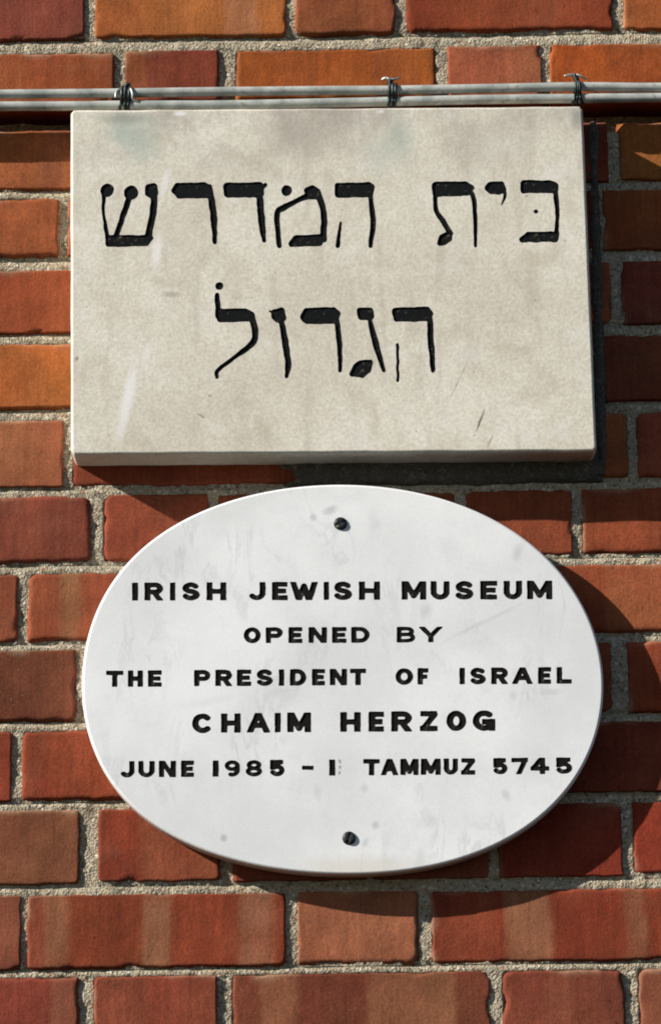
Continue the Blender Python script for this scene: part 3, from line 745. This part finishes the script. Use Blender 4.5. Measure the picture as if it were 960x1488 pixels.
for line in TEXT:
    body, l0, l1 = line.split(';'); tk = body.split()
    t0, b0 = map(float, l0.split()); t1, b1 = map(float, l1.split())
    items = [(tk[i], float(tk[i + 1]), float(tk[i + 2])) for i in range(0, len(tk), 3)]
    xa, xb = items[0][1], items[-1][2]
    for ch, l, r in items:
        f = ((l + r) / 2 - xa) / (xb - xa); top, bot = t0 + (t1 - t0) * f, b0 + (b1 - b0) * f
        hh = bot - top; ry = hh * (.122 if ch in '98B' else .138); sx = .82; rx = ry / sx          # upright strokes a little heavier than level ones
        if ch in '1I': rx = (r - l) / 2; 
        g = Glyph(.38, .16, len(eng) * 5 + 300); g.sx = ry / rx; g.clip = (top, bot)
        X_ = lambda u: l + rx + (r - l - 2 * rx) * u
        Y_ = lambda v: top + ry + hh * (1 - 2 * ry / hh) * v
        for k, *a in GL[ch]:
            pts = a[0] if k == 'c' else a
            P = [(X_(u), Y_(v)) for u, v in pts]
            if k == 'c' and len(pts) <= 5: P = [(X_(u), top if v == 0 else bot if v == 1 else Y_(v)) for u, v in pts]      # straight strokes end square on the line
            if k == 'b':
                # squared ends reach the letter's edge
                (ax_, ay_), (bx_, by_) = P
                if abs(ax_ - bx_) < 1e-6: ay_ -= ry * .96; by_ += ry * .96
                else: ax_ -= rx * .9; bx_ += rx * (.55 if ch in 'EFLZ5' else .9)
                if ch == '-': ry2 = ry * .95
                g.bar((ax_, ay_), (bx_, by_), ry if abs(ax_ - bx_) < 1e-6 or ch != '-' else ry2)
            else: g.path(P, ry * (1.0 if len(P) > 4 else .96))
        eng.append(g)
g = Glyph(.5, .2, 991); g.path([(493, 1105), (494, 1108)], 1.5); g.path([(494, 1114), (494, 1116)], 1.6); g.path([(494, 1122), (493, 1125)], 1.5); eng.append(g)   # worn remnant beside the 1
EDGE = [(300, 740), (250, 765), (219, 788), (187.5, 813), (156, 857), (137.5, 894), (123, 951), (120, 990), (261, 759), (344, 724), (410, 709), (480, 704.5), (540, 706), (610, 715), (658, 730), (724, 759), (781, 798), (804, 820),
        (829, 849), (847.5, 884), (863, 921), (873.5, 959), (875.5, 1006), (869.5, 1056), (859, 1086), (838, 1127), (806, 1169), (750, 1212), (675, 1245), (600, 1264), (640, 1255), (587, 1267), (520, 1270.5), (453, 1268), (387, 1260),
        (347, 1249), (333, 1250), (292, 1235), (250, 1213), (208, 1186), (179, 1157), (150, 1117), (129, 1073), (124, 1040)]
Eg = np.array(EDGE) - np.array(OC); RX, RY = 378.0, 283.0
th_ = np.arctan2(Eg[:, 1] / RY, Eg[:, 0] / RX); rho = np.hypot(Eg[:, 0] / RX, Eg[:, 1] / RY)
basis = lambda t: np.stack([np.ones_like(t)] + [f(k * t) for k in range(1, 6) for f in (np.cos, np.sin)], 1)
coef = np.linalg.lstsq(basis(th_), rho, rcond=None)[0]
n_o = 220
ta = np.arange(n_o) * 2 * math.pi / n_o; ra = basis(ta) @ coef
out_o = [(OC[0] + (RX * r_ - 3.4) * math.cos(t_), OC[1] + (RY * r_ - 3.4) * math.sin(t_)) for t_, r_ in zip(ta, ra)]
names = ['letter'] * (len(eng))
for i, ch in enumerate([c for ln in TEXT for c in ln.split(';')[0].split()[::3]]):
    if ch.isdigit(): names[i] = 'numeral'
    if ch == '-': names[i] = 'dash'
names[-1] = 'worn_mark'
body_o = carve(out_o, eng, names, YO, .0010, M_MARBLE, M_ENG, oval, 'marble_body', 1.15,
               [(.0008, .0003), (.0016, .0009), (.0022, .0020), (.0023, .0030), (.0023, .020), (.0014, .0295)])
def screw(u, v, rot):
    t = NT('tarnished_screw') if 'tarnished_screw' not in bpy.data.materials else None
    if t: t.done(t.mix(t.noise(300, 3), lin((26, 28, 29)), lin((54, 56, 56))), .45, t.bump(t.noise(500, 3), .3, .0004), metallic=.2, spec=.3)
    m = bpy.data.materials['tarnished_screw']
    c = np.array(px(u, v, YO)); R = .0062; V, Fc = [], []; n = 24
    prof = [(R * 1.0, .0008), (R * 1.0, -.0004), (R * .93, -.0013), (R * .75, -.0021), (R * .45, -.0026), (R * .16, -.0028)]
    for r_, y_ in prof:
        for k in range(n):
            a = 2 * math.pi * k / n; x_, z_ = r_ * math.cos(a), r_ * math.sin(a)
            # slot cut across the dome
            s = abs(-x_ * math.sin(rot) + z_ * math.cos(rot)); yy = y_ + (.0011 if s < .0011 and y_ < -.001 else 0)
            V.append((c[0] + x_, c[1] + yy, c[2] + z_))
    for i in range(len(prof) - 1):
        for k in range(n): Fc.append([i * n + k, i * n + (k + 1) % n, (i + 1) * n + (k + 1) % n, (i + 1) * n + k])
    Fc.append([(len(prof) - 1) * n + k for k in range(n)])
    mesh_obj('screw', V, Fc, m, oval, tuple(c), smooth=True)
screw(494.5, 761, .5); screw(507, 1218, 1.2)

# ------------------------------------------------------------------ cables and wire ties above the slab
def cable_material():
    t = NT('grey_pvc_sheath')
    c = t.mix(t.ramp(t.noise(40, 4), .35, .65), lin((140, 144, 138)), lin((174, 176, 168)))
    c = t.mix(t.math('MULTIPLY', t.ramp(t.noise(150, 4, .7), .55, .7), .5), c, lin((96, 94, 86)))
    return t.done(c, .5, t.bump(t.noise(300, 3), .15, .0005), spec=.4)
M_CABLE = cable_material()
YC = -0.0265
def cable(pts, rad, yy, label):
    P = [np.array(px(u, v, yy)) for u, v in pts]
    S = spline(P, 10)
    S[:, 1] += (fbm(S[:, 0], S[:, 0] * 0, 9, 3, 2) - .5) * .002
    V, Fc = tube(S, rad, 14)
    c = tuple(S[len(S) // 2])
    o = mesh_obj('cable', V, Fc, M_CABLE, None, c, smooth=True)
    tag(o, label, 'cable', 'cables over the slab'); return S
up = cable([(-340, 142), (-160, 140), (0, 137), (90, 136), (184, 135), (320, 133), (480, 131.5), (568, 131), (640, 130), (740, 128), (838, 126), (960, 127), (1120, 126), (1300, 125)], .0045, YC, 'grey cable strung along the wall, the higher of two above the slab')
lo = cable([(-340, 160), (-160, 158), (0, 154.5), (90, 154), (184, 153), (320, 152.5), (480, 149.5), (568, 147.5), (640, 146), (740, 144), (838, 143), (960, 142), (1120, 143), (1300, 144)], .0046, YC - .001, 'grey cable strung along the wall, the lower of two, touching the slab top')
tw = NT('dark_binding_wire'); M_WIRE = tw.done(tw.mix(tw.ramp(tw.noise(220, 3), .45, .65), lin((22, 27, 26)), lin((70, 82, 78))), .5, metallic=.5, spec=.5)
tz = NT('zinc_wire_end'); M_ZINC = tz.done(tz.mix(tz.noise(200, 3), lin((120, 122, 116)), lin((190, 192, 186))), .4, metallic=.7, spec=.5)
def tie(u, dxs, knot, tails, label):
    vu = np.interp(u, up_px[0], up_px[1]); vl = np.interp(u, lo_px[0], lo_px[1])
    a, b = np.array(px(u, vu, YC)), np.array(px(u, vl, YC))
    mid = (a + b) / 2
    e = empty('wire_tie', (mid[0], mid[1], mid[2]), label, 'wire tie', 'wire ties holding the cables')
    r_ = .0046 + .0011
    for dx, lean in dxs:                                  # turns of wire round both cables
        L = []
        for k in range(29):
            th = 2 * math.pi * k / 28
            cz = a[2] if math.sin(th) > 0 else b[2]
            L.append((mid[0] + dx + lean * math.sin(th) + .0006 * math.sin(2 * th), mid[1] - math.cos(th) * r_, cz + math.sin(th) * r_))
        V, Fc = tube(np.array(L), .0015, 8)
        mesh_obj('wire_loop', V, Fc, M_WIRE, e, tuple(mid), smooth=True)
    # twisted ends standing on top
    kz = a[2] + r_ - .0006
    for s in (0, math.pi):
        T = []
        for k in range(25):
            f = k / 24; th = s + f * 5.2 * math.pi
            T.append((mid[0] + knot[0] * f + .0016 * math.cos(th), mid[1] - .002 + .0016 * math.sin(th), kz + knot[1] * f))
        V, Fc = tube(np.array(T), .0014, 8); mesh_obj('twist', V, Fc, M_WIRE, e, tuple(mid), smooth=True)
    for pts in tails:
        T = spline([(mid[0] + x, mid[1] + y, kz + z) for x, y, z in pts], 6)
        V, Fc = tube(T, np.linspace(.0014, .0011, len(T)), 8); mesh_obj('wire_end', V, Fc, M_ZINC, e, tuple(mid), smooth=True)
    # nail in the wall that the wire hangs from
    nz = a[2] + .004
    V, Fc = tube([(mid[0] + .001, mid[1] - .001, nz), (mid[0] + .001, -.004, nz + .001), (mid[0] + .001, .03, nz + .002)], .0017, 8)
    mesh_obj('nail', V, Fc, M_WIRE, e, tuple(mid), smooth=True)
up_px = ([0, 184, 320, 480, 640, 838, 960], [137, 135, 133, 131.5, 130, 126, 127]); lo_px = ([0, 184, 320, 480, 640, 838, 960], [154.5, 153, 152.5, 149.5, 146, 143, 142])
tie(184, [(-.0046, .0012), (-.001, -.0008), (.0028, .0006)], (.001, .003), [[(-.004, -.003, -.001), (-.009, -.005, -.006), (-.010, -.006, -.012)], [(.004, -.005, -.002), (.0062, -.007, -.008), (.0066, -.006, -.014), (.012, -.005, -.0165)]], 'triple-wound dark wire tie above the green stain at the end of the Hebrew line')
tie(567, [(-.0012, .0004), (.0020, -.0006), (.0046, .0003)], (.0, .005), [[(-.003, -.003, .0055), (.004, -.004, .0042), (.0095, -.003, .0062)], [(0, -.003, .005), (-.004, -.003, .0062), (-.008, -.001, .005)]], 'dark wire tie with pale twisted stub between the two words of the first line')
tie(838, [(-.0022, .0022), (.0022, -.0022), (.0, .0008)], (-.002, .006), [[(-.002, -.003, .006), (-.006, -.003, .0060), (-.012, -.002, .0052)], [(0, -.003, .006), (.004, -.004, .004), (.009, -.003, .001)]], 'knotted dark wire tie with crossed turns at the top corner of the slab')

# ------------------------------------------------------------------ mortar smeared round the slab's edges when it was bedded
pts = [(866, 176), (867, 230), (869, 300), (871, 380), (873, 460), (875, 540), (877, 610), (878, 655), (876, 690)]
S = spline([np.array(px(u - 5, v, 0.0)) for u, v in pts], 12)
M_PACK = mortar_material('darker_mortar', (72, 70, 64), (98, 94, 86), .15)  # bead and packing take a darker, less speckled colour than the joints
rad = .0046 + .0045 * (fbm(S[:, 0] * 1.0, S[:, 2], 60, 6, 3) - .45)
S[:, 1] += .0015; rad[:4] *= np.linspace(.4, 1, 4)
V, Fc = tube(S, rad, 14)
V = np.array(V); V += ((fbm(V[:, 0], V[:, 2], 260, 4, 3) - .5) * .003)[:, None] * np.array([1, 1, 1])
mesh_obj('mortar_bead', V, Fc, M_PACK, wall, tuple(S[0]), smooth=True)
p0, p1 = px(372, 668), px(884, 703)
us = np.linspace(p0.x, p1.x, 130); ws = np.linspace(px(480, 712).z, px(480, 660).z, 22)
U, Wz = np.meshgrid(us, ws, indexing='ij')
fade = np.minimum(np.minimum((U - us[0]) / .05, (us[-1] - U) / .012), np.minimum((Wz - ws[0]) / .007, 9))
fade = np.clip(fade + (fbm(U, Wz, 60, 12, 3) - .5) * .9, 0, 1)
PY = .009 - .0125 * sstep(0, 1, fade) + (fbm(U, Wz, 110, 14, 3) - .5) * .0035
ii = np.arange(U.size).reshape(U.shape)
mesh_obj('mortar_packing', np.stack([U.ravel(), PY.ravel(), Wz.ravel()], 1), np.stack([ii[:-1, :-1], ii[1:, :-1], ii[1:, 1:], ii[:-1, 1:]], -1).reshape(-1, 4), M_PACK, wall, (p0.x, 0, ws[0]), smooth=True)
